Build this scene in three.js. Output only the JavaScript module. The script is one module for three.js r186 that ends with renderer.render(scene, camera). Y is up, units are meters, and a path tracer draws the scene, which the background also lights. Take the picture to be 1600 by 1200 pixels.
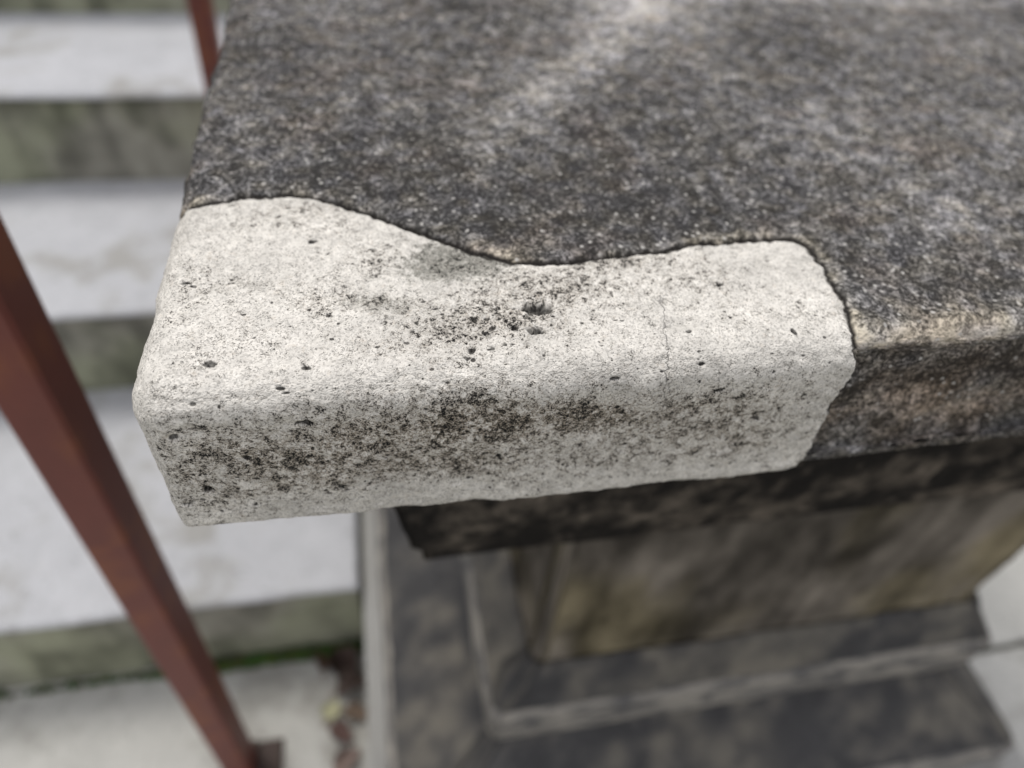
import * as THREE from 'three';
import { mergeGeometries } from 'three/addons/utils/BufferGeometryUtils.js';

// ---------------------------------------------------------------- camera
const scene = new THREE.Scene();
const CAM_Y = 0.9;
const camera = new THREE.PerspectiveCamera(56.83, 4 / 3, 0.01, 400);
camera.position.set(0, CAM_Y, 0);
camera.up.set(0.07651, 0.688284, -0.721396);
camera.lookAt(0.16769, CAM_Y - 0.722093, -0.671164);
camera.focus = 0.171;              // metres to the sharp plane: the front arris of the mended corner
camera.userData.fStop = 6.2;
scene.add(camera);

// ---------------------------------------------------------------- sky: even overcast
{
  const w = 128, h = 64, d = new Float32Array(w * h * 4);
  for (let j = 0; j < h; j++) {
    const el = ((j + 0.5) / h - 0.5) * Math.PI, s = Math.max(0, Math.sin(el));
    const l = 1.10 * (1 + 2 * s) / 3;
    for (let i = 0; i < w; i++) d.set([l * 0.972, l * 0.982, l * 1.06, 1], (j * w + i) * 4);
  }
  const sky = new THREE.DataTexture(d, w, h, THREE.RGBAFormat, THREE.FloatType);
  sky.mapping = THREE.EquirectangularReflectionMapping; sky.minFilter = sky.magFilter = THREE.LinearFilter;
  sky.needsUpdate = true; scene.background = sky; scene.environment = sky;
}
const sun = new THREE.DirectionalLight(new THREE.Color(1.0, 0.965, 0.91), 1.5);
sun.position.set(-1.1, 4.4, -1.5); sun.target.position.set(0, 0.6, -0.3);
sun.castShadow = true; sun.shadow.radius = 38;
sun.shadow.mapSize.set(2048, 2048);
Object.assign(sun.shadow.camera, { left: -3, right: 3, top: 3, bottom: -3, near: 0.1, far: 12 });
scene.add(sun, sun.target);

const renderer = new THREE.WebGLRenderer({ antialias: true });
renderer.toneMapping = THREE.LinearToneMapping;
renderer.toneMappingExposure = 1.2;
renderer.shadowMap.enabled = true;

// ---------------------------------------------------------------- helpers
let seed = 7;
const rnd = () => { seed = (Math.imul(seed, 1664525) + 1013904223) >>> 0; return seed / 4294967296; };
const clamp = (x, a = 0, b = 1) => x < a ? a : x > b ? b : x;
const lerp = (a, b, t) => a + (b - a) * t;
const sst = (a, b, x) => { const t = clamp((x - a) / (b - a)); return t * t * (3 - 2 * t); };
const PERM = new Float32Array(65536);
for (let i = 0; i < 65536; i++) PERM[i] = rnd();
const hsh = (x, y, z) => PERM[(Math.imul(x, 73856093) ^ Math.imul(y, 19349663) ^ Math.imul(z, 83492791) ^ (Math.imul(x, 1013) >> 3)) & 65535];
function n2(x, y, k = 0) {
  const xi = Math.floor(x), yi = Math.floor(y); let a = x - xi, b = y - yi;
  a = a * a * (3 - 2 * a); b = b * b * (3 - 2 * b);
  const p = hsh(xi, yi, k), q = hsh(xi + 1, yi, k), r = hsh(xi, yi + 1, k), s = hsh(xi + 1, yi + 1, k);
  return p + (q - p) * a + (r - p) * b + (p - q - r + s) * a * b;
}
function n3(x, y, z, k = 0) { const zi = Math.floor(z); let c = z - zi; c = c * c * (3 - 2 * c); return lerp(n2(x, y, zi * 31 + k), n2(x, y, zi * 31 + 31 + k), c); }
// sand grains: the random value of the nearest jittered cell
function vor(x, y, k) {
  const xi = Math.floor(x), yi = Math.floor(y), fx = x - xi, fy = y - yi; let b = 9, v = 0;
  for (let j = -1; j <= 1; j++) for (let i = -1; i <= 1; i++) { const h = hsh(xi + i, yi + j, k), dx = i + h - fx, dy = j + hsh(xi + i, yi + j, k + 7) - fy, d = dx * dx + dy * dy; if (d < b) { b = d; v = h * 7.31; } }
  vor.d = b; return v - Math.floor(v);
}
const fbm = (x, y, k, o = 4) => { let s = 0, a = 0.5, t = 0; for (let i = 0; i < o; i++) { s += a * n2(x, y, k + i * 17); t += a; x = x * 2.03 + 3.1; y = y * 2.03 + 1.7; a *= 0.5; } return s / t; };
// rough fractal: long tail of fine detail, 0..1 round 0.5
const frac = (x, y, k, o = 5, p = .78) => { let s = 0, a = 1, t = 0; for (let i = 0; i < o; i++) { s += a * n2(x, y, k + i * 17); t += a; const q = x * 1.7 + y * 1.05 + 3.1; y = y * 1.7 - x * 1.05 + 1.7; x = q; a *= p; } return clamp(.5 + (s / t - .5) * 1.45); };
const lin2s = v => 255 * (v <= 0.0031308 ? 12.92 * v : 1.055 * Math.pow(v, 1 / 2.4) - 0.055);
const S = new Uint8Array(4097); for (let i = 0; i <= 4096; i++) S[i] = Math.round(lin2s(i / 4096));
// a colour map and a relief map from fn(u, v, out): u, v in metres, out = [r, g, b linear, relief 0..1]
function maps(w, h, u0, u1, v0, v1, fn, mirror = false) {
  const c = new Uint8Array(w * h * 4), b = new Uint8Array(w * h * 4), o = [0, 0, 0, 0];
  for (let j = 0, q = 0; j < h; j++) for (let i = 0; i < w; i++, q += 4) {
    fn(u0 + (u1 - u0) * (i + 0.5) / w, v0 + (v1 - v0) * (j + 0.5) / h, o);
    c[q] = S[clamp(o[0]) * 4096 | 0]; c[q + 1] = S[clamp(o[1]) * 4096 | 0]; c[q + 2] = S[clamp(o[2]) * 4096 | 0]; c[q + 3] = 255;
    b[q] = b[q + 1] = b[q + 2] = clamp(o[3]) * 255; b[q + 3] = 255;
  }
  const mk = (d, srgb) => {
    const t = new THREE.DataTexture(d, w, h, THREE.RGBAFormat); t.magFilter = THREE.LinearFilter; t.minFilter = THREE.LinearMipmapLinearFilter; t.generateMipmaps = true;
    t.wrapS = t.wrapT = mirror ? THREE.MirroredRepeatWrapping : THREE.RepeatWrapping; if (srgb) t.colorSpace = THREE.SRGBColorSpace; t.needsUpdate = true; return t;
  };
  return { map: mk(c, true), bumpMap: mk(b, false), u0, du: u1 - u0, v0, dv: v1 - v0 };
}
const stone = (m, bump, rough = 0.97, spec = 0.14) => new THREE.MeshPhysicalMaterial({ map: m.map, bumpMap: m.bumpMap, bumpScale: bump, roughness: rough, specularIntensity: spec });
const tag = (o, label, category, group, kind) => { if (label) o.userData.label = label; if (category) o.userData.category = category; if (group) o.userData.group = group; if (kind) o.userData.kind = kind; return o; };
function mesh(name, g, m, parent) { const o = new THREE.Mesh(g, m); o.name = name; o.castShadow = o.receiveShadow = true; parent.add(o); return o; }
function geom(pos, idx, uv, nor) {
  const g = new THREE.BufferGeometry();
  g.setAttribute('position', new THREE.BufferAttribute(pos instanceof Float32Array ? pos : new Float32Array(pos), 3));
  if (uv) g.setAttribute('uv', new THREE.BufferAttribute(uv instanceof Float32Array ? uv : new Float32Array(uv), 2));
  g.setIndex(idx); if (nor) g.setAttribute('normal', new THREE.BufferAttribute(nor instanceof Float32Array ? nor : new Float32Array(nor), 3)); else g.computeVertexNormals();
  return g;
}

// ---------------------------------------------------------------- the capstone and its mended corner: shared layout (metres)
// u runs along the front (world x), v runs back over the top from the front arris (> 0) and down the front face (< 0)
const CAP = { x0: -0.0595, x1: 0.633, y0: 0.7265, y1: 0.78, z1: -0.1145, z0: -0.80 };
const seamPts = [[-75, 77], [-56.5, 77.6], [-47.9, 79.8], [-35.4, 82.2], [-22.4, 82.1], [-9.2, 76], [5.4, 65.9], [17.6, 56.3], [26, 50.1], [32.7, 45.7], [39.5, 42.8], [54.2, 42.5], [74, 44.9], [94.8, 47.5], [116.2, 49.6], [123.3, 48.6], [127.3, 44.1], [127, 33], [125, 18.5], [122.9, 8.2], [121.4, 0], [122.3, -11], [121.9, -22.7], [122.1, -32.6], [123.4, -43.5], [122.6, -50], [120, -54], [118, -62]].map(p => new THREE.Vector2(p[0] / 1000, p[1] / 1000));
const seam = new THREE.SplineCurve(seamPts).getPoints(150);
const sx = new Float32Array(seam.map(p => p.x)), sy = new Float32Array(seam.map(p => p.y)), SN = seam.length;
// signed distance to the joint: negative on the mended corner
function joint(u, v) {
  const du = (n2(u * 700, v * 700, 5) - 0.5) * 0.0011 + (n2(u * 180, v * 180, 7) - .5) * .0016, dv = (n2(u * 700, v * 700, 6) - 0.5) * 0.0011 + (n2(u * 180, v * 180, 8) - .5) * .0016; u += du; v += dv;
  let best = 1e9, bi = 0;
  for (let i = 0; i < SN - 1; i++) {
    const ax = sx[i], ay = sy[i], bx = sx[i + 1] - ax, by = sy[i + 1] - ay, px = u - ax, py = v - ay;
    const t = clamp((px * bx + py * by) / (bx * bx + by * by)), dx = px - bx * t, dy = py - by * t, d = dx * dx + dy * dy;
    if (d < best) { best = d; bi = (bx * py - by * px) > 0 ? 1 : -1; }
  }
  return Math.sqrt(best) * bi;
}
// coarse lookup of the distance so that the maps stay quick
const JU0 = -0.12, JV0 = -0.075, JS = 0.0004, JW = 750, JH = 500, JT = new Float32Array(JW * JH);
for (let j = 0; j < JH; j++) for (let i = 0; i < JW; i++) JT[j * JW + i] = joint(JU0 + i * JS, JV0 + j * JS);
function jd(u, v) {
  const x = (u - JU0) / JS, y = (v - JV0) / JS; if (x < 0 || y < 0 || x >= JW - 1 || y >= JH - 1) return x < 0 && v < 0.076 ? -0.05 : 0.05;
  const i = x | 0, j = y | 0, a = x - i, b = y - j, q = j * JW + i;
  return lerp(lerp(JT[q], JT[q + 1], a), lerp(JT[q + JW], JT[q + JW + 1], a), b);
}
// pits: u, v, radius along u, radius along v, depth (mm)
const pits = [[39.1, 22.5, 4.2, 3.0, 3.0], [37.1, 14, 2.1, 1.5, 2.4], [35.6, 14.8, 1, .8, 1.5], [31.6, 15.5, 1.1, 1, 1.4], [21.9, 19.5, .8, .7, 1], [25.2, 20, .9, .8, 1.2], [20.2, 9.8, .9, 1, 1.3], [25.2, 9.3, .7, .5, .8],
  [-41.2, 11.3, 2.3, 1.2, 1.5], [-19.2, 8.2, 1.2, .8, 1.2], [-25.3, 1.5, 1.2, .8, 1.2], [-23.6, -.7, .9, .5, .8], [-50.1, 42, 1.5, .9, 1.2], [-48, 40.2, 1.1, .8, 1], [-2.5, 13.1, .8, .6, .9], [4.5, 13.6, .8, .6, .9],
  [-18.8, 58.7, 1.4, 1.1, 1], [81.1, 44.4, 1.2, .9, 1], [76.4, 10.2, 1.2, .7, .8], [-50.4, -12.2, 1.1, 1.3, 1.7], [-44.1, -2.3, 1, .8, .8], [-20.5, -10.9, 2, 1.2, 1.6], [-36.1, -22.4, 1, 1, 1], [-47.7, -34.1, 1.2, 1.9, 2.2],
  [-54.4, -39.8, 2.1, 1.2, 2.4], [77.4, -1.6, 1.1, .8, 1], [83.5, -10.5, 1.8, .9, 1], [54.4, -3.8, 1.8, .6, .8], [13.2, -1.5, .8, .5, .6], [.6, 27.2, .7, .6, .7], [12.8, 26.1, .9, .7, .8], [37.3, 5.6, .6, .5, .6], [9.8, 4.2, .7, .5, .6], [30, 18.5, .8, .6, .8], [18, 24, .7, .6, .7], [52, 30, .8, .6, .6], [99, -24, 1.2, .9, .8], [62, -30, 1, .8, .8], [27, -30, .9, .8, .8], [92, 28, 1.3, .8, .5], [105, 8, 1, 1.4, .6]].map(p => p.map(q => q / 1000));
for (let i = 0; i < 75; i++) { const a = rnd() * 6.28, q = Math.sqrt(-2 * Math.log(1 - rnd() * .98)); pits.push([28 + Math.cos(a) * q * 15, Math.max(1, 17 + Math.sin(a) * q * 8), lerp(.35, 1.1, rnd() * rnd()), lerp(.3, .8, rnd() * rnd()), lerp(.4, 1.2, rnd())].map(m => m / 1000)); }
for (let i = 0; i < 140; i++) pits.push([lerp(-53, 118, rnd()), lerp(-46, 60, rnd() * rnd()), lerp(.3, .75, rnd()), lerp(.25, .55, rnd()), lerp(.3, .8, rnd())].map(q => q / 1000));
const PB = new Map(); // bucket the pits
for (const p of pits) for (let i = -1; i <= 1; i++) for (let j = -1; j <= 1; j++) { const k = (Math.floor(p[0] / .006) + i) * 1000 + Math.floor(p[1] / .006) + j; if (!PB.has(k)) PB.set(k, []); PB.get(k).push(p); }
function pit(u, v) { // 0 outside .. 1 at the bottom; depth in metres in pit.d
  pit.d = 0; let m = 0; const l = PB.get(Math.floor(u / .006) * 1000 + Math.floor(v / .006)); if (!l) return 0;
  for (const p of l) {
    const a = (u - p[0]) / p[2], b = (v - p[1]) / p[3], w = 0.6 + 0.9 * n2(u * 800, v * 800, 44), r = Math.sqrt(a * a + b * b) * w;
    if (r < 1) { const k = 1 - r * r; if (k > m) m = k; const d = p[4] * .8 * Math.min(1, k * 1.25); if (d > pit.d) pit.d = d; }
  }
  return m;
}
const gs = (u, v, a, b, ra, rb, rot = 0) => { let x = u - a / 1000, y = v - b / 1000; if (rot) { const c = Math.cos(rot), s = Math.sin(rot); [x, y] = [x * c + y * s, y * c - x * s]; } x *= 1000 / ra; y *= 1000 / rb; const q = x * x + y * y; return q > 9 ? 0 : Math.exp(-q); };
const crack = [[72.9, 24], [72.2, 18], [69.8, 10], [69.2, 5], [68.2, -1], [68, -8], [69.4, -13], [68.6, -21]].map(p => [p[0] / 1000, p[1] / 1000]);
function crackD(u, v) { if (u < .06 || u > .08 || v > .026 || v < -.023) return 1; let m = 1; for (let i = 0; i < crack.length - 1; i++) { const [ax, ay] = crack[i], bx = crack[i + 1][0] - ax, by = crack[i + 1][1] - ay, px = u - ax + (n2(u * 900, v * 900, 9) - .5) * .0012, py = v - ay, t = clamp((px * bx + py * by) / (bx * bx + by * by)); m = Math.min(m, Math.hypot(px - bx * t, py - by * t)); } return m; }

// mended corner: pale fine-grained stone, black lichen specks, grey-green film
const patchMaps = maps(2048, 1536, -0.075, 0.145, -0.062, 0.098, (u, v, o) => {
  const U = u * 1000, V = v * 1000;
  const big = fbm(U * 0.06 + 9, V * 0.06, 11, 4), mid = fbm(U * 0.35, V * 0.35, 23, 3);
  const g1 = n2(U * 1.5, V * 1.5, 31), g2 = n2(U * 3.1 + 7, V * 3.1, 37), g3 = n2(U * 6 + 3, V * 6, 41), grain = g1 * 0.4 + g2 * 0.35 + g3 * 0.25;
  const va = vor(U * 2.3, V * 2.3, 53), vb = vor(U * 4.4 + 5, V * 4.4, 59);
  // colonies of black lichen
  let den = 0.05 + 0.24 * sst(0.42, 0.75, big);
  den += .46 * gs(u, v, 27, 19, 22, 9) + .40 * gs(u, v, 48, 33, 22, 10) + .55 * gs(u, v, 66, 41, 12, 4.5) + .55 * gs(u, v, -1, 30, 11, 3, -.25) + .38 * gs(u, v, -18, 31, 4.5, 3.5) + .30 * gs(u, v, -22, 73, 18, 7) + .26 * gs(u, v, -42, 41, 12, 6) + .20 * gs(u, v, 92, 35, 20, 10) + .22 * gs(u, v, 6, 12, 18, 5) + .25 * gs(u, v, 0, 50, 16, 8);
  den += .75 * gs(u, v, 21, 46, 10, 7) + .18 * gs(u, v, 30, 22, 34, 14);
  const col = gs(u, v, 24, -15, 38, 11) * .62 + gs(u, v, 66, -20, 30, 13) * .40 + gs(u, v, -42, -22, 22, 15) * .40 + gs(u, v, -12, -20, 26, 13) * .36 + gs(u, v, 8, -32, 40, 7) * .36 + gs(u, v, 102, -22, 24, 15) * .30 + gs(u, v, 90, -36, 34, 10) * .26 + gs(u, v, -30, -38, 30, 9) * .22 + gs(u, v, 40, -40, 40, 8) * .22;
  den += col * (.70 + .6 * fbm(U * .11 + 6, V * .11, 391, 3)) * .92;
  den -= .22 * gs(u, v, -25, 3, 34, 5) + .10 * gs(u, v, 100, 5, 26, 6) + .10 * gs(u, v, -30, 56, 18, 8);
  const fr = frac(U * .42 + 3, V * .42, 300, 5, .86), fr2 = frac(U * 1.3 + 8, V * 1.3, 340, 4, .95);
  const t = fr * .55 + fr2 * .45, th = .745 - .33 * clamp(den, -.1, .95);
  const k = sst(th - .03, th + .09, t), halo = sst(th - .22, th + .04, t) * clamp(.25 + den) * .8, dots = sst(.72, .95, vb) * sst(.42, .72, g1 * .45 + fr * .55 + .42 * den), sand = sst(.60, .96, va) * (.25 + .5 * fr);
  let L = (0.63 + 0.24 * (big - 0.5) + 0.26 * (grain - 0.5) + 0.22 * (mid - .5)) * (1 - .62 * sand);
  let r = L * 1.01, g = L * 0.962, b = L * 0.865;
  // beige dust held by the colonies, grey-green film in the hollows
  const bei = clamp(halo * (.6 + .9 * col)); r = lerp(r, .30, bei); g = lerp(g, .255, bei); b = lerp(b, .195, bei);
  const film = sst(.18, .5, gs(u, v, 20, 46, 14, 9) + .8 * (fr - .5)) * .85 + .45 * sst(.3, .8, gs(u, v, -2, 29.5, 13, 4, -.25) + .8 * (fr - .5)), fm = clamp(film * (.5 + .8 * va));
  r = lerp(r, .21, fm); g = lerp(g, .205, fm); b = lerp(b, .175, fm);
  const rust = sst(.72, .86, fbm(U * .5 + 40, V * .5, 77, 3)) * .2; r = lerp(r, .52, rust); g = lerp(g, .43, rust); b = lerp(b, .33, rust);
  const salt = sst(.24, .46, va * .45 + vb * .55), kd = Math.max(k * lerp(1, salt, .88) * sst(-.1, .25, t - th + .2), dots * .75); r = lerp(r, .014, kd); g = lerp(g, .0135, kd); b = lerp(b, .013, kd);
  const p = pit(u, v), pk = sst(.10, .45, p + .3 * (fr2 - .5)) * (.65 + .35 * g1); r = lerp(r, .016, pk); g = lerp(g, .015, pk); b = lerp(b, .014, pk);
  const ck = (1 - sst(.00006, .0002, crackD(u, v))) * (.35 + .6 * mid); r = lerp(r, .09, ck); g = lerp(g, .085, ck); b = lerp(b, .08, ck);
  const s = -jd(u, v), e = .9 * (1 - sst(.0001, .0005 + .0011 * mid, s)); r = lerp(r, .05, e); g = lerp(g, .046, e); b = lerp(b, .04, e);
  o[0] = r; o[1] = g; o[2] = b; o[3] = 0.25 + 0.30 * grain + 0.2 * mid + .3 * va - 0.2 * kd - .5 * ck;
}, true);
// old cap: black-grey biofilm, pale grains and lichen showing through, ochre on the front face
const capMaps = maps(2048, 1560, -0.06, 0.46, -0.06, 0.336, (u, v, o) => {
  const U = u * 1000, V = v * 1000;
  const big = fbm(U * 0.021 + 5, V * 0.021, 111, 4), mid = fbm(U * 0.14, V * 0.14, 123, 4);
  const va = vor(U * 1.15, V * 1.15, 141), vb = vor(U * 2.3 + 4, V * 2.3, 147);
  const fr = frac(U * .22 + 2, V * .22, 360, 5, .97), grit = va * .55 + vb * .45;
  let lich = 0.32 * (big - 0.50) + .34 * (mid - .5) - .12 * gs(u, v, 165, -18, 70, 8) + .26 * gs(u, v, 148, -29, 12, 7) + .22 * gs(u, v, 178, -36, 14, 8) + .2 * gs(u, v, 135, -40, 10, 6);
  lich += .40 * gs(u, v, 134, 238, 30, 22) + .30 * gs(u, v, 100, 193, 12, 46, -.62) + .22 * gs(u, v, 62, 138, 12, 36, -.55) + .40 * gs(u, v, 83, 81, 5, 4) + .12 * gs(u, v, 265, 175, 70, 90) + .20 * gs(u, v, 186, 52, 16, 22) + .10 * gs(u, v, 160, 110, 40, 30) - .12 * gs(u, v, 70, 75, 50, 20) - .12 * gs(u, v, 148, 34, 20, 14) + .25 * gs(u, v, 230, 258, 200, 10);
  lich += .50 * gs(u, v, 150, 3.5, 60, 5) * (0.25 + 1.4 * mid) + .2 * gs(u, v, 124, 3, 6, 8);
  const s = jd(u, v), rim = (1 - sst(.0014, .0062, s + (mid - .5) * .008)) * sst(.22, .62, n2(U * .09, V * .09, 177)); lich += .30 * rim * (v > -.004 ? 1 : .2);
  const t = fr * .50 + grit * .50 + .58 * lich, k = sst(.25, .84, t), k2 = sst(.74, .92, t);
  let L = lerp(.030, .295, k * k * .8 + k * .2) + .22 * k2 + .05 * (vb - .5) * k;
  const hue = n2(U * .11, V * .11, 171), hb = clamp(1.4 * (n2(U * .23 + 4, V * .23, 173) - .25)) * .6 + rim * .5 + .5 * gs(u, v, 150, 4, 60, 10);
  let r = L * lerp(1.02, 1.10, clamp(hb)), g = L * lerp(.985, .99, clamp(hb)), b = L * lerp(.99 - .05 * hue, .78, clamp(hb));
  const oc = clamp(1.5 * (fbm(U * .05 + 2, V * .07, 201, 4) - .56) + gs(u, v, 150, -27, 46, 19) + gs(u, v, 235, -27, 46, 19) + gs(u, v, 320, -27, 46, 19)); // ochre iron stain
  r = lerp(r, L * 1.12, oc); g = lerp(g, L * .88, oc); b = lerp(b, L * .66, oc);
  const fl = sst(.955, .975, vor(U * .62, V * .62, 191)) * sst(.2, .06, vor.d) * .75; r = lerp(r, .5, fl); g = lerp(g, .48, fl); b = lerp(b, .44, fl);
  const e = 1 - sst(.0002, .0007 + .001 * mid, s); r = lerp(r, .022, e); g = lerp(g, .02, e); b = lerp(b, .018, e);
  o[0] = r; o[1] = g; o[2] = b; o[3] = 0.05 + .35 * fr + .3 * grit + .25 * mid;
}, true);
const patchMat = stone(patchMaps, 0.0006, 0.95), capMat = stone(capMaps, 0.0011, 0.95);

// rounded block with its own relief, split along the joint
function buildCap() {
  const axis = (...seg) => { const a = [seg[0]]; for (let i = 1; i < seg.length; i += 2) { const s = a[a.length - 1], e = seg[i], n = Math.max(1, Math.round(Math.abs(e - s) / seg[i + 1])); for (let k = 1; k <= n; k++) a.push(s + (e - s) * k / n); } return a; };
  const { x0, x1, y0, y1, z0, z1 } = CAP;
  const ax = axis(x0, 0.140, 0.0005, 0.30, 0.0011, 0.46, 0.0022, x1, 0.006);
  const az = axis(z1, -0.205, 0.0005, -0.30, 0.0010, -0.42, 0.002, z0, 0.008);
  const ay = axis(y0, y1, 0.0005), ayC = axis(y0, y1, 0.0025), axC = axis(x0, x1, 0.008), azC = axis(z0, z1, 0.004);
  const P = [], UV = [], SD = [], T = [], key = new Map(), ids = [];
  const put = (x, y, z, f) => {
    const r = lerp(0.0035, 0.0085, sst(y0, y1, y)) + 0.0015 * (n2(x * 60, z * 60, 3) - .5);
    const cx = clamp(x, x0 + r, x1 - r), cy = clamp(y, y0 + r, y1 - r), cz = clamp(z, z0 + r, z1 - r);
    let nx = x - cx, ny = y - cy, nz = z - cz; const l = Math.hypot(nx, ny, nz) || 1; nx /= l; ny /= l; nz /= l;
    let X = cx + nx * r, Y = cy + ny * r, Z = cz + nz * r;
    const back = z1 - z, down = y1 - y;
    let u = x, v = back - down;
    if (f === 'left') { u = x0 - down; v = back; } else if (f === 'right') { u = x1 + down; v = back; } else if (f === 'under') { v = -(y1 - y0) - back; } else if (f === 'rear') v = (z1 - z0) + down;
    let s = f === 'left' ? jd(x0 - .001, back) : f === 'under' || f === 'rear' || f === 'right' ? (x < 0.121 && back < .078 ? -.02 : .02) : jd(u, v);
    if (f === 'under' && (Math.abs(x - .121) < .012)) s = x - .121;
    // relief
    let d = 0.0022 * (n3(x * 22, y * 22, z * 22, 301) - .5) + 0.0010 * (n3(x * 95, y * 95, z * 95, 302) - .5) + 0.00055 * (n3(x * 330, y * 330, z * 330, 303) - .5);
    const fr = Math.max(0, nz);
    if (s < 0) { d += 0.00038 * (n3(x * 800, y * 800, z * 800, 304) - .5) + .0004 * fr; pit(u, v); if (f === 'top' || f === 'front') d -= pit.d; d -= .0009 * gs(u, v, 21, 45, 12, 9) + .0007 * gs(u, v, -1, 30, 13, 4, -.25); }
    else { d += 0.0011 * (n3(x * 420, y * 420, z * 420, 305) - .5) + 0.0012 * (n3(x * 170, y * 170, z * 170, 306) - .5) - .0052 * fr * sst(.0, .003, s) + .0005 * Math.max(0, ny) - (f === 'front' ? .004 * fr * Math.max(0, n3(x * 40, y * 70, 3, 307) - .45) : 0); }
    d -= (0.0005 + .0013 * n3(x * 60, y * 60, z * 60, 309)) * Math.exp(-s * s / 0.55e-6) + .0003 * Math.exp(-s * s / 8e-6);
    X += nx * d; Y += ny * d; Z += nz * d;
    if (f !== 'top' && f !== 'front' && s < 0) { /* hidden faces keep the plain relief */ }
    P.push(X, Y, Z); UV.push(u, v); SD.push(s);
    const kk = Math.round(x * 1e5) * 4294967 + Math.round(y * 1e5) * 65537 + Math.round(z * 1e5); let id = key.get(kk); if (id === undefined) { id = P.length / 3 - 1; key.set(kk, id); } ids.push(id);
    return P.length / 3 - 1;
  };
  const face = (A, B, fn, f, flip) => {
    const n = A.length, m = B.length, base = P.length / 3;
    for (let j = 0; j < m; j++) for (let i = 0; i < n; i++) put(...fn(A[i], B[j]), f);
    for (let j = 0; j < m - 1; j++) for (let i = 0; i < n - 1; i++) { const a = base + j * n + i, b = a + 1, c = a + n, e = c + 1; if (flip) T.push(a, c, b, b, c, e); else T.push(a, b, c, b, e, c); }
  };
  face(ax, az, (x, z) => [x, y1, z], 'top', false);
  face(ax, ay, (x, y) => [x, y, z1], 'front', false);
  face(az, ayC, (z, y) => [x0, y, z], 'left', true);
  face(azC, ayC, (z, y) => [x1, y, z], 'right', true);
  face(axC, azC, (x, z) => [x, y0, z], 'under', false);
  face(axC, ayC, (x, y) => [x, y, z0], 'rear', true);
  // normals shared across the arrises
  const N = new Float32Array(P.length);
  for (let t = 0; t < T.length; t += 3) {
    const a = T[t] * 3, b = T[t + 1] * 3, c = T[t + 2] * 3;
    const e1x = P[b] - P[a], e1y = P[b + 1] - P[a + 1], e1z = P[b + 2] - P[a + 2], e2x = P[c] - P[a], e2y = P[c + 1] - P[a + 1], e2z = P[c + 2] - P[a + 2];
    const X = e1y * e2z - e1z * e2y, Y = e1z * e2x - e1x * e2z, Z = e1x * e2y - e1y * e2x;
    for (const q of [T[t], T[t + 1], T[t + 2]]) { const k = ids[q] * 3; N[k] += X; N[k + 1] += Y; N[k + 2] += Z; }
  }
  for (let i = 0; i < ids.length; i++) { const k = ids[i] * 3, l = Math.hypot(N[k], N[k + 1], N[k + 2]) || 1; if (ids[i] === i) { N[k] /= l; N[k + 1] /= l; N[k + 2] /= l; } }
  for (let i = 0; i < ids.length; i++) { const k = ids[i] * 3; N[i * 3] = N[k]; N[i * 3 + 1] = N[k + 1]; N[i * 3 + 2] = N[k + 2]; }
  const side = sgn => {
    const p = [], uv = [], nn = [], ix = [], rm = new Int32Array(SD.length).fill(-1), cut = new Map(), mp = sgn < 0 ? patchMaps : capMaps;
    const add = (w) => { p.push(w[0], w[1], w[2]); nn.push(w[3], w[4], w[5]); uv.push((w[6] - mp.u0) / mp.du, (w[7] - mp.v0) / mp.dv); return p.length / 3 - 1; };
    const get = i => rm[i] >= 0 ? rm[i] : (rm[i] = add([P[i * 3], P[i * 3 + 1], P[i * 3 + 2], N[i * 3], N[i * 3 + 1], N[i * 3 + 2], UV[i * 2], UV[i * 2 + 1]]));
    const mid = (i, j) => {
      if (i > j) [i, j] = [j, i]; const k = i * 4194304 + j; let q = cut.get(k); if (q !== undefined) return q;
      const t = SD[i] / (SD[i] - SD[j]), L = (a, b) => a + (b - a) * t;
      q = add([L(P[i * 3], P[j * 3]), L(P[i * 3 + 1], P[j * 3 + 1]), L(P[i * 3 + 2], P[j * 3 + 2]), L(N[i * 3], N[j * 3]), L(N[i * 3 + 1], N[j * 3 + 1]), L(N[i * 3 + 2], N[j * 3 + 2]), L(UV[i * 2], UV[j * 2]), L(UV[i * 2 + 1], UV[j * 2 + 1])]);
      cut.set(k, q); return q;
    };
    for (let t = 0; t < T.length; t += 3) {
      const q = [T[t], T[t + 1], T[t + 2]], inn = q.map(i => SD[i] * sgn >= 0), c = inn[0] + inn[1] + inn[2];
      if (c === 3) ix.push(get(q[0]), get(q[1]), get(q[2]));
      else if (c) { const poly = []; for (let k = 0; k < 3; k++) { const i = q[k], j = q[(k + 1) % 3]; if (inn[k]) poly.push(get(i)); if (inn[k] !== inn[(k + 1) % 3]) poly.push(mid(i, j)); } for (let k = 1; k < poly.length - 1; k++) ix.push(poly[0], poly[k], poly[k + 1]); }
    }
    return geom(p, ix, uv, nn);
  };
  return [side(-1), side(1)];
}

// ---------------------------------------------------------------- stone pier
const pier = new THREE.Group(); pier.name = 'stone_pier'; pier.position.set(0.29, 0, -0.46); scene.add(pier);
tag(pier, 'weathered stone pier with moulded base and blackened capstone mended at one corner', 'pier');
const atPier = g => g.translate(-0.29, 0, 0.46);
{
  const [pg, cg] = buildCap();
  tag(mesh('capstone', atPier(cg), capMat, pier), 'old capstone blackened by biofilm with pale lichen specks');
  tag(mesh('repair_patch', atPier(pg), patchMat, pier), 'pale mended corner of the capstone with pits and black specks');
}
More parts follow.
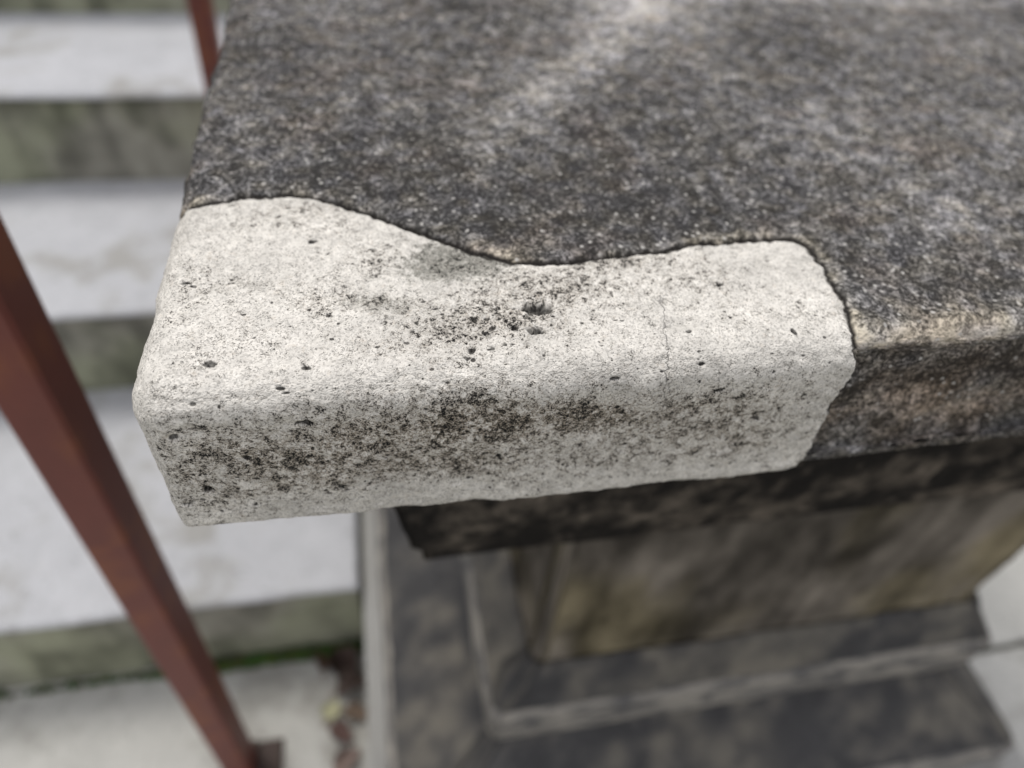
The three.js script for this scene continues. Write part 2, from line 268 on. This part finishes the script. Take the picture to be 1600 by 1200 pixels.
// darker courses below: dirty stone with large tan areas; the bed colour also holds under-cap shade
const dieMaps = maps(1024, 1024, 0, 0.8, 0, 0.8, (u, v, o) => {
  const U = u * 1000, V = v * 1000;
  const run = fbm(U * .030 + 3, V * .0045, 401, 3), big = fbm(U * .014, V * .012, 411, 3), mid = fbm(U * .07, V * .035, 421, 4), g = n2(U * .7, V * .7, 431) * .6 + n2(U * 1.4, V * 1.4, 433) * .4;
  const k = sst(.28, .88, run * .45 + big * .42 + mid * .30 - .05), oc = sst(.48, .72, fbm(U * .012 + 20, V * .006, 441, 3));
  const L = lerp(.035, .25, k) * (.8 + .4 * g);
  o[0] = L * lerp(1.10, 1.14, oc); o[1] = L * lerp(.97, .97, oc); o[2] = L * lerp(.80, .62, oc); o[3] = g * .7 + mid * .3;
});
const bedMaps = maps(1024, 1024, 0, 0.4, 0, 0.4, (u, v, o) => {  // brown-patched stone, base painted near-black for the shade below the capstone
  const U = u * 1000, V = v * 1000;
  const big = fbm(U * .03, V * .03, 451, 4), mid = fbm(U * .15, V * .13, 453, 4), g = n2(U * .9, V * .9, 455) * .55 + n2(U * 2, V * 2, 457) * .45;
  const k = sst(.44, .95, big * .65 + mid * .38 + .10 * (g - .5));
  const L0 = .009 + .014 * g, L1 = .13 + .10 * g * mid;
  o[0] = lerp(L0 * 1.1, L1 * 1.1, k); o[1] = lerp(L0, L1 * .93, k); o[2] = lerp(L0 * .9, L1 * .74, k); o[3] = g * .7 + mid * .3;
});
const baseMaps = maps(1024, 1024, 0, 0.8, 0, 0.8, (u, v, o) => {
  const U = u * 1000, V = v * 1000;
  const big = fbm(U * .012, V * .012, 461, 3), mid = fbm(U * .05, V * .05, 463, 4), g = n2(U * .7, V * .7, 465) * .6 + n2(U * 1.4, V * 1.4, 467) * .4;
  const k = sst(.40, .86, big * .55 + mid * .5), L0 = .032 + .03 * g + .03 * mid, L1 = .125 + .06 * g;
  o[0] = lerp(L0 * 1.02, L1 * 1.06, k); o[1] = lerp(L0, L1 * .97, k); o[2] = lerp(L0 * .99, L1 * .80, k); o[3] = g * .7 + mid * .3;
});
const lipMaps = maps(1024, 512, 0, 0.8, 0, 0.4, (u, v, o) => { // worn tan arris
  const U = u * 1000, V = v * 1000, mid = fbm(U * .05, V * .12, 471, 4), g = n2(U * .7, V * .7, 473) * .6 + n2(U * 1.4, V * 1.4, 475) * .4;
  const k = sst(.16, .74, mid + .2 * (g - .5)), L0 = .06 + .05 * g, L1 = .21 + .11 * g;
  o[0] = lerp(L0, L1 * 1.04, k); o[1] = lerp(L0 * .99, L1 * .97, k); o[2] = lerp(L0, L1 * .84, k); o[3] = g * .7 + mid * .3;
});
const concrete = (k, L, warm, stain, w = 1024, size = 1.2) => maps(w, w, 0, size, 0, size, (u, v, o) => {
  const U = u * 1000, V = v * 1000, big = fbm(U * .006, V * .006, k, 4), mid = fbm(U * .03, V * .03, k + 40, 4), g = n2(U * .5, V * .5, k + 80) * .5 + n2(U * .9, V * .9, k + 90) * .5;
  const s = sst(.52, .74, big * .6 + mid * .45) * stain, Lb = L * (1 + .22 * (mid - .5) + .25 * (g - .5));
  const sp = sst(.80, .9, n2(U * .22, V * .22, k + 95)) * .35 * stain;
  o[0] = lerp(lerp(Lb, Lb * .62, s), .12, sp); o[1] = lerp(lerp(Lb * (1 - .02 * warm), Lb * .60, s), .115, sp); o[2] = lerp(lerp(Lb * (1 - .1 * warm), Lb * .54, s), .10, sp); o[3] = g * .6 + mid * .4;
});
const M = {
  die: stone(dieMaps, .0012, 1, .08), bed: stone(bedMaps, .0012, 1, .08), base: stone(baseMaps, .0012, 1, .08), lip: stone(lipMaps, .001, 1, .08),
};
// rings of a rounded rectangle, outside seen from outside; each ring {xl, xr, zf, zb, y, r}
function rings(list, m, capTop = false, capBottom = false, rough = 0.0016, k = 0) {
  const pos = [], uv = [], idx = [], CN = 7, per = [];
  const outline = q => {
    const pts = [], r = q.r, c = [[q.xl + r, q.zf - r, Math.PI, Math.PI / 2], [q.xr - r, q.zf - r, Math.PI / 2, 0], [q.xr - r, q.zb + r, 0, -Math.PI / 2], [q.xl + r, q.zb + r, -Math.PI / 2, -Math.PI]];
    for (let i = 0; i < 4; i++) {
      const [cx, cz, a0, a1] = c[i]; for (let s = 0; s <= CN; s++) { const a = lerp(a0, a1, s / CN); pts.push([cx + r * Math.cos(a), cz + r * Math.sin(a)]); }
      const nx = c[(i + 1) % 4], e = [nx[0] + r * Math.cos(nx[2]), nx[1] + r * Math.sin(nx[2])], b = pts[pts.length - 1];
      for (let s = 1; s < 60; s++) pts.push([lerp(b[0], e[0], s / 60), lerp(b[1], e[1], s / 60)]);
    }
    pts.push(pts[0].slice()); return pts;
  };
  // the course of the texture: x along the front and rear, z along the flanks, eased round the corners
  const SL = CN + 1 + 59, ringU = (i, p, q) => {
    const sd = Math.floor(i / SL) % 4, w = i % SL; if (i >= SL * 4) return 2.6 + (-.1 + q.zb * 0);
    const at = (d, x, z) => d === 0 ? x : d === 1 ? .65 + (-.1 - z) : d === 2 ? 1.4 + (.65 - x) : d === 3 ? 2.1 + (z + .8) : 0;
    const start = d => d === -1 ? [-.06 - (-.1 - (q.zf - q.r))] : 0;
    if (w > CN) return at(sd, p[0], p[1]);
    const r = q.r, a = sd === 0 ? -.06 - (-.1 - (q.zf - r)) : at(sd - 1, [0, q.xr - r, q.xr, q.xl + r][sd], [0, q.zf, q.zb + r, q.zb][sd]), b = at(sd, [q.xl + r, q.xr, q.xr - r, q.xl][sd], [q.zf, q.zf - r, q.zb, q.zb + r][sd]);
    return lerp(a, b, w / CN);
  };
  const dense = [];
  for (let i = 0; i < list.length - 1; i++) { const a = list[i], b = list[i + 1], L = Math.max(Math.abs(a.y - b.y), Math.abs(a.zf - b.zf)), n = Math.max(1, Math.round(L / .006)); for (let s = 0; s < n; s++) { const t = s / n, q = {}; for (const f of ['xl', 'xr', 'zf', 'zb', 'y', 'r']) q[f] = lerp(a[f], b[f], t); dense.push(q); } }
  dense.push(list[list.length - 1]);
  let v = 0, n = 0;
  dense.forEach((q, j) => {
    const o = outline(q); n = o.length; if (j) v += Math.hypot(q.y - dense[j - 1].y, q.zf - dense[j - 1].zf); let u = 0;
    o.forEach((p, i) => {
      u = ringU(i, p, q);
      const cx = (q.xl + q.xr) / 2, cz = (q.zf + q.zb) / 2, dx = p[0] - cx, dz = p[1] - cz, w = rough * (1.6 * (n3(p[0] * 30, q.y * 30, p[1] * 30, 500 + k) - .5) + .8 * (n3(p[0] * 110, q.y * 110, p[1] * 110, 510 + k) - .5)), l = Math.hypot(dx, dz);
      pos.push(p[0] + dx / l * w, q.y + w * .6, p[1] + dz / l * w); uv.push((u + k * .137) / m.du, (v + k * .231) / m.dv);
    });
  });
  for (let j = 0; j < dense.length - 1; j++) for (let i = 0; i < n - 1; i++) { const a = j * n + i, b = a + 1, c = a + n, e = c + 1; idx.push(a, c, b, b, c, e); }
  const close = (j, up) => { const q = dense[j]; pos.push((q.xl + q.xr) / 2, q.y, (q.zf + q.zb) / 2); uv.push(.5, .5); const ce = pos.length / 3 - 1; for (let i = 0; i < n - 1; i++) { const a = j * n + i; if (up) idx.push(ce, a, a + 1); else idx.push(ce, a + 1, a); } };
  if (capTop) close(0, true); if (capBottom) close(dense.length - 1, false);
  return atPier(geom(pos, idx, uv));
}
const R = (xl, xr, zf, zb, h, r = .006) => ({ xl, xr, zf, zb, y: CAM_Y - h, r });
const ins = (i, h, r = .008) => R(-.055 + i, .633 - i, -.1145 - i, -.80 + i, h, r);
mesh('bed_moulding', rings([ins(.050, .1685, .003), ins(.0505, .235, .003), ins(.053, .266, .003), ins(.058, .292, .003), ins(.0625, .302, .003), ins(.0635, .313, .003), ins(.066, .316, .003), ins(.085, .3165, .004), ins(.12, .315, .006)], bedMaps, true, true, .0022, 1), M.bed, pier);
mesh('die', rings([R(.094, .486, -.212, -.70, .300, .010), R(.094, .486, -.212, -.70, .535, .010), R(.090, .490, -.2095, -.7025, .548, .010)], dieMaps, true, true, .002, 2), M.die, pier);
mesh('base_moulding', rings([R(.100, .480, -.216, -.695, .5465, .012), R(.086, .494, -.207, -.705, .549, .012), R(.072, .508, -.199, -.712, .570, .02), R(.061, .519, -.192, -.72, .592, .012)], baseMaps, true, false, .0018, 3), M.base, pier);
tag(mesh('base_roll', rings([R(.061, .519, -.192, -.72, .592, .012), R(.0575, .5235, -.1890, -.7235, .5965, .011), R(.0563, .5255, -.1878, -.7250, .602, .010), R(.0560, .5258, -.1875, -.7255, .634, .010), R(.0572, .5245, -.1884, -.7240, .645, .011), R(.062, .520, -.1925, -.72, .651, .013), R(.070, .512, -.200, -.712, .654, .014)], lipMaps, true, true, .002, 4), M.lip, pier), 'tan worn roll round the foot of the pier');
mesh('lower_moulding', rings([R(.078, .503, -.207, -.71, .652, .014), R(.066, .514, -.197, -.716, .660, .012), R(.062, .518, -.193, -.72, .668, .012), R(.048, .532, -.180, -.732, .678, .012), R(.020, .556, -.157, -.757, .695, .012), R(-.010, .578, -.136, -.778, .712, .012), R(-.0215, .5845, -.1300, -.7845, .719, .011)], baseMaps, true, false, .0018, 5), M.base, pier);
mesh('lower_roll', rings([R(-.0215, .5845, -.1300, -.7845, .719, .011), R(-.0282, .5872, -.1268, -.7872, .7245, .010), R(-.0300, .588, -.126, -.788, .730, .010), R(-.0300, .588, -.126, -.788, .745, .010), R(-.0265, .585, -.129, -.785, .753, .011), R(-.015, .575, -.139, -.775, .756, .012)], lipMaps, true, true, .0018, 7), M.lip, pier);
const plinthMaps = concrete(601, .34, .8, .8);
mesh('plinth', rings([R(-.046, .612, -.108, -.805, .7575, .008), R(-.0492, .615, -.105, -.808, .760, .010), R(-.0500, .616, -.104, -.809, .767, .010), R(-.0500, .616, -.104, -.809, .899, .010)], plinthMaps, true, false, .0012, 6), stone(plinthMaps, .0008), pier);

// ---------------------------------------------------------------- ground: sheet, paving slabs
const paveMaps = concrete(621, .44, .9, .9, 1024, 1.4);
const paveMats = [0, 1, 2].map(i => { const m = stone(paveMaps, .0007); m.color.setRGB(1 - .03 * i, 1 - .03 * i, 1 - .035 * i); return m; });
{
  const jm = new THREE.MeshStandardMaterial({ color: new THREE.Color().setRGB(.13, .135, .10), roughness: 1 });
  const g = new THREE.PlaneGeometry(300, 300, 1, 1).rotateX(-Math.PI / 2).translate(0, -.016, -20);
  const ground = mesh('ground', g, jm, scene); tag(ground, 'dark earth showing in the joints between the slabs', 'ground', null, 'structure');
}
// a slab with slightly uneven rounded top edges
function slab(x0, x1, y0, y1, z0, z1, r, k, m, nose = 0) {
  const seg = .02, nx = Math.max(2, Math.round((x1 - x0) / seg)), nz = Math.max(2, Math.round((z1 - z0) / seg));
  const ax = [x0, x0 + r * .3, x0 + r], az = [z0, z0 + r * .3, z0 + r];
  for (let i = 1; i < nx; i++) ax.push(lerp(x0 + r, x1 - r, i / nx)); ax.push(x1 - r, x1 - r * .3, x1);
  for (let i = 1; i < nz; i++) az.push(lerp(z0 + r, z1 - r, i / nz)); az.push(z1 - r, z1 - r * .3, z1);
  const pos = [], uv = [], idx = [], W = ax.length, H = az.length;
  const du = m.du, dv = m.dv, edge = (a, lo, hi) => { const d = Math.min(a - lo, hi - a) / r; return d >= 1 ? 0 : r * (1 - Math.sqrt(Math.max(0, 1 - (1 - d) * (1 - d)))); };
  for (const z of az) for (const x of ax) {
    const drop = Math.max(edge(x, x0, x1), edge(z, z0, z1)), w = (n2(x * 9, z * 9, 700 + k) - .5) * .0028 + (n2(x * 45, z * 45, 710 + k) - .5) * .0012;
    const jx = z >= z1 - r || z <= z0 + r ? (n2(x * 25, 3.3, 720 + k) - .5) * .004 : 0;
    pos.push(x, y1 - drop + w, z + jx); uv.push((x + k * .37) / du, (z + k * .53) / dv);
  }
  for (let j = 0; j < H - 1; j++) for (let i = 0; i < W - 1; i++) { const a = j * W + i, b = a + 1, c = a + W, e = c + 1; idx.push(a, c, b, b, c, e); }
  const top = geom(pos, idx, uv);
  // skirt
  const sp = [], su = [], si = []; const ringI = [];
  for (let i = 0; i < W; i++) ringI.push(i); for (let j = 1; j < H; j++) ringI.push(j * W + W - 1); for (let i = W - 2; i >= 0; i--) ringI.push((H - 1) * W + i); for (let j = H - 2; j >= 0; j--) ringI.push(j * W);
  let l = 0; ringI.forEach((q, i) => { const x = pos[q * 3], y = pos[q * 3 + 1], z = pos[q * 3 + 2]; if (i) { const p = ringI[i - 1]; l += Math.hypot(x - pos[p * 3], z - pos[p * 3 + 2]); } sp.push(x, y, z, x, y0, z); su.push((l + k * .3) / du, y / dv, (l + k * .3) / du, y0 / dv); });
  for (let i = 0; i < ringI.length - 1; i++) { const a = i * 2; si.push(a, a + 2, a + 1, a + 1, a + 2, a + 3); }
  const sk = geom(sp, si, su);
  return mergeGeometries([top, sk]);
}
const pavement = new THREE.Group(); pavement.name = 'pavement'; scene.add(pavement); tag(pavement, 'pale stone slab pavement round the pier foot', 'pavement', null, 'structure');
{
  const xs = [-1.62, -.705, .205, 1.115, 2.0], zs = [1.2, .62, .17, -.2785, -.73, -1.18, -1.63]; let k = 0;
  for (let i = 0; i < 4; i++) for (let j = 0; j < 6; j++) {
    let z0 = zs[j + 1] + .004, z1 = zs[j] - .004; if (i < 2 && j === 3) { z0 = -.43; z1 = -.104; } if (i < 2 && j === 2) z0 = -.096; if (i < 2 && j > 3) continue; // the stair stands there
    mesh('paving_slab' + (k ? '_' + String(k).padStart(3, '0') : ''), slab(xs[i] + .004, xs[i + 1] - .004, -.015, 0, z0, z1, .004, k, paveMaps), paveMats[k % 3], pavement); k++;
  }
}

// ---------------------------------------------------------------- staircase
const treadMaps = concrete(651, .43, -.15, .8, 1024, 1.4);
const riserMaps = maps(1024, 512, 0, 1.4, 0, .7, (u, v, o) => {
  const U = u * 1000, V = v * 1000, mid = fbm(U * .03, V * .03, 801, 4), g = n2(U * .5, V * .5, 803) * .5 + n2(U * 1.1, V * 1.1, 805) * .5;
  const run = fbm(U * .022, V * .006, 807, 4), al = sst(.30, .72, run * .6 + mid * .4), ol = sst(.4, .66, fbm(U * .006 + 4, V * .006, 811, 3));
  const L = lerp(.34, .14, al) * (1 + .25 * (g - .5));
  o[0] = L * lerp(1, .96, ol); o[1] = L * lerp(.965, .985, ol); o[2] = L * lerp(.80, .70, ol); o[3] = g * .6 + mid * .4;
});
const stair = new THREE.Group(); stair.name = 'stone_staircase'; stair.position.set(-.8, 0, -.393); scene.add(stair);
tag(stair, 'pale stone staircase with stained risers rising beside the pier', 'staircase');
const SX0 = -1.6, SX1 = -.0525;
const levels = [.16, .303, .439, .580, .722, .864, 1.006], fronts = [-.400, -.727, -1.023, -1.307, -1.60, -1.895, -2.19, -3.4];
const treadMat = stone(treadMaps, .0008), riserMat = stone(riserMaps, .001);
for (let i = 0; i < 7; i++) {
  const y1 = levels[i], yb = i ? levels[i - 1] : 0, zf = fronts[i], zb = fronts[i + 1], nose = .010;
  const t = slab(SX0, SX1, y1 - .007, y1, zb - .02, zf + nose * .2, .006, 20 + i, treadMaps); t.translate(.8, 0, .393);
  mesh('tread', t, treadMat, stair);
  const g = new THREE.BoxGeometry(SX1 - SX0 - .006, y1 - .0075 - yb, .36, 80, 8, 1); g.translate((SX0 + SX1) / 2, (y1 - .0075 + yb) / 2, zf - nose * .8 - .18);
  const p = g.attributes.position, uv = g.attributes.uv, nn = g.attributes.normal;
  for (let q = 0; q < p.count; q++) { const x = p.getX(q), y = p.getY(q), z = p.getZ(q); uv.setXY(q, (x + i * .53) / riserMaps.du, (y - yb) / riserMaps.dv); if (nn.getZ(q) > .5) p.setZ(q, z + (n2(x * 14, y * 14, 820 + i) - .5) * .004); }
  g.translate(.8, 0, .393); mesh('riser', g, riserMat, stair);
}

// ---------------------------------------------------------------- steel railing
const paintMaps = maps(512, 512, 0, .25, 0, .25, (u, v, o) => {
  const U = u * 1000, V = v * 1000, mid = fbm(U * .05, V * .03, 851, 4), g = fbm(U * .5, V * .5, 853, 3), ru = sst(.48, .70, fbm(U * .035 + 4, V * .02, 857, 4));
  const L = 1 + .25 * (mid - .5) + .15 * (g - .5);
  o[0] = lerp(.135 * L, .19, ru * .7); o[1] = lerp(.033 * L, .055, ru * .7); o[2] = lerp(.022 * L, .021, ru * .7); o[3] = .6 * g + .3 * mid;
});
const paint = new THREE.MeshStandardMaterial({ map: paintMaps.map, bumpMap: paintMaps.bumpMap, bumpScale: .0003, roughness: .55 });
const darkIron = new THREE.MeshStandardMaterial({ color: new THREE.Color().setRGB(.045, .028, .022), roughness: .75 });
const rail = new THREE.Group(); rail.name = 'stair_railing'; rail.position.set(-.1955, 0, -.276); scene.add(rail);
tag(rail, 'reddish brown painted square steel railing standing on the stair', 'railing');
function bar(w, d, L, ch = .0022) { // chamfered square bar along y, origin at its foot
  const s = new THREE.Shape(), a = w / 2, b = d / 2; s.moveTo(-a + ch, -b); s.lineTo(a - ch, -b); s.lineTo(a, -b + ch); s.lineTo(a, b - ch); s.lineTo(a - ch, b); s.lineTo(-a + ch, b); s.lineTo(-a, b - ch); s.lineTo(-a, -b + ch); s.closePath();
  const g = new THREE.ExtrudeGeometry(s, { depth: L, bevelEnabled: false, steps: 1 }); g.rotateX(-Math.PI / 2);
  const uv = g.attributes.uv, p = g.attributes.position; for (let i = 0; i < uv.count; i++) uv.setXY(i, (p.getX(i) + p.getZ(i)) / .25, p.getY(i) / .25); return g;
}
const LEAN = -.036;
[[0, 0, 0, .95], [-.008, .304, -.712, .95]].forEach(([x, y, z, L]) => {
  const p = mesh('post', bar(.026, .032, L).rotateZ(LEAN).translate(x, y + .004, z), paint, rail);
  const fl = new THREE.CylinderGeometry(.040, .0425, .008, 4, 1).rotateY(Math.PI / 4).translate(x + .012, y + .0052, z + .004); mesh('base_flange', fl, darkIron, p);
  for (let k = 0; k < 3; k++) { const a = k * 2.09 + .5; mesh('bolt', new THREE.CylinderGeometry(.0055, .006, .007, 6).translate(x + .012 + Math.cos(a) * .022, y + .0125, z + .004 + Math.sin(a) * .024), darkIron, p); }
});
{
  const a = new THREE.Vector3(Math.sin(-LEAN) * .95, .95, .10), b = new THREE.Vector3(Math.sin(-LEAN) * .95 - .009, 1.254, -.715), dir = b.clone().sub(a), L = dir.length() + .5;
  a.y -= .10 * dir.y / Math.abs(dir.z) ; const g = bar(.045, .012, L); g.applyQuaternion(new THREE.Quaternion().setFromUnitVectors(new THREE.Vector3(0, 1, 0), b.clone().sub(a).normalize())); g.translate(a.x, a.y + .006, a.z);
  mesh('handrail', g, paint, rail);
}

// ---------------------------------------------------------------- moss and fallen leaves at the foot of the stair
{
  const parts = []; const base = new THREE.IcosahedronGeometry(1, 1); base.deleteAttribute('uv'); const col = new THREE.Color();
  for (let i = 0; i < 900; i++) {
    const x = i < 420 ? -.06 - .26 * Math.pow(rnd(), 1.25) : -.3 - 1.1 * rnd(), near = x > -.3, r = (near ? .0022 + .0048 * rnd() : .0015 + .002 * rnd());
    const g = base.clone(), p = g.attributes.position; for (let q = 0; q < p.count; q++) { const s = r * (.75 + .5 * hsh(q, i, 9)); p.setXYZ(q, p.getX(q) * s * 1.3, p.getY(q) * s * .8, p.getZ(q) * s); }
    g.translate(x, .002 + (near ? .008 * rnd() * rnd() : 0), -.4015 + .006 * rnd());
    col.setRGB(.035 + .03 * rnd(), .06 + .05 * rnd(), .012 + .012 * rnd()); const c = new Float32Array(p.count * 3); for (let q = 0; q < p.count; q++) col.toArray(c, q * 3); g.setAttribute('color', new THREE.BufferAttribute(c, 3)); parts.push(g);
  }
  const mg = mergeGeometries(parts); mg.computeVertexNormals();
  tag(mesh('moss', mg, new THREE.MeshStandardMaterial({ vertexColors: true, roughness: 1 }), scene), 'dark green moss along the foot of the lowest riser', 'moss', null, 'stuff');
}
function leaf(L, W, curl, bend, rgb, k) {
  const n = 12, m = 6, pos = [], idx = [], col = [];
  for (let s = 0; s < 2; s++) for (let j = 0; j <= n; j++) for (let i = 0; i <= m; i++) {
    const t = j / n, c = i / m * 2 - 1, w = W / 2 * Math.pow(Math.sin(Math.PI * Math.pow(t, .8)), .8) * (1 + .12 * (n2(t * 9, c, 900 + k) - .5));
    const x = c * w, z = (t - .5) * L, y = curl * x * x / W * 4 + bend * (t - .5) * (t - .5) * L * 2 + (n2(t * 6, c * 2, 910 + k) - .5) * .003 - .0004 * Math.abs(c) + s * -.0005 + (Math.abs(c) < .1 ? -.0005 : 0);
    pos.push(x, y, z); const q = .8 + .4 * n2(t * 8 + k, c * 4, 920); col.push(rgb[0] * q, rgb[1] * q, rgb[2] * q);
  }
  const N1 = (n + 1) * (m + 1); for (let s = 0; s < 2; s++) for (let j = 0; j < n; j++) for (let i = 0; i < m; i++) { const a = s * N1 + j * (m + 1) + i, b = a + 1, c = a + m + 1, e = c + 1; if (s) idx.push(a, b, c, b, e, c); else idx.push(a, c, b, b, c, e); }
  const g = geom(pos, idx); g.setAttribute('color', new THREE.BufferAttribute(new Float32Array(col), 3)); g.computeBoundingBox(); g.translate(0, -g.boundingBox.min.y, 0); return g;
}
const leafMat = new THREE.MeshStandardMaterial({ vertexColors: true, roughness: .8, side: THREE.DoubleSide });
const petiole = new THREE.MeshStandardMaterial({ color: new THREE.Color().setRGB(.16, .09, .045), roughness: .9 });
[['fallen_leaf', -.083, -.372, .050, .034, .9, .5, [.07, .045, .035], .4, 'dark brown curled leaf against the lowest riser'],
  ['fallen_leaf_001', -.075, -.350, .040, .028, .8, -.2, [.065, .045, .035], 1.9, 'blackish brown leaf beside the dark brown curled leaf'],
  ['fallen_leaf_002', -.099, -.325, .026, .022, .3, .2, [.33, .32, .20], 2.6, 'small pale yellow leaf lying by the plinth'],
  ['fallen_leaf_003', -.088, -.296, .032, .021, .7, .3, [.10, .058, .048], .9, 'dull red-brown leaf next to the small pale yellow leaf'],
  ['fallen_leaf_004', -.082, -.266, .036, .024, .6, .25, [.17, .125, .105], 2.2, 'pinkish brown dry leaf by the plinth past the dull red-brown leaf'],
  ['fallen_leaf_005', -.070, -.316, .034, .020, .8, .3, [.14, .10, .07], 1.2, 'grey-brown dry leaf pressed against the plinth'],
  ['fallen_leaf_006', -.105, -.389, .036, .022, .8, .3, [.12, .07, .045], 2.9, 'brown leaf lying in the moss under the lowest riser']].forEach(([n, x, z, L, W, curl, bend, c, turn, label], k) => {
  const o = mesh(n, leaf(L, W, curl, bend, c, k), leafMat, scene); o.position.set(x, .0012, z); o.rotation.y = turn; tag(o, label, 'leaf', 'fallen leaves in the corner by the plinth');
  const st = new THREE.CylinderGeometry(.0006, .0009, L * .3, 6).rotateX(Math.PI / 2 - .12).translate(0, .004, -L * .62); mesh('stalk', st, petiole, o);
});

renderer.setSize(1024, 768);
renderer.render(scene, camera);
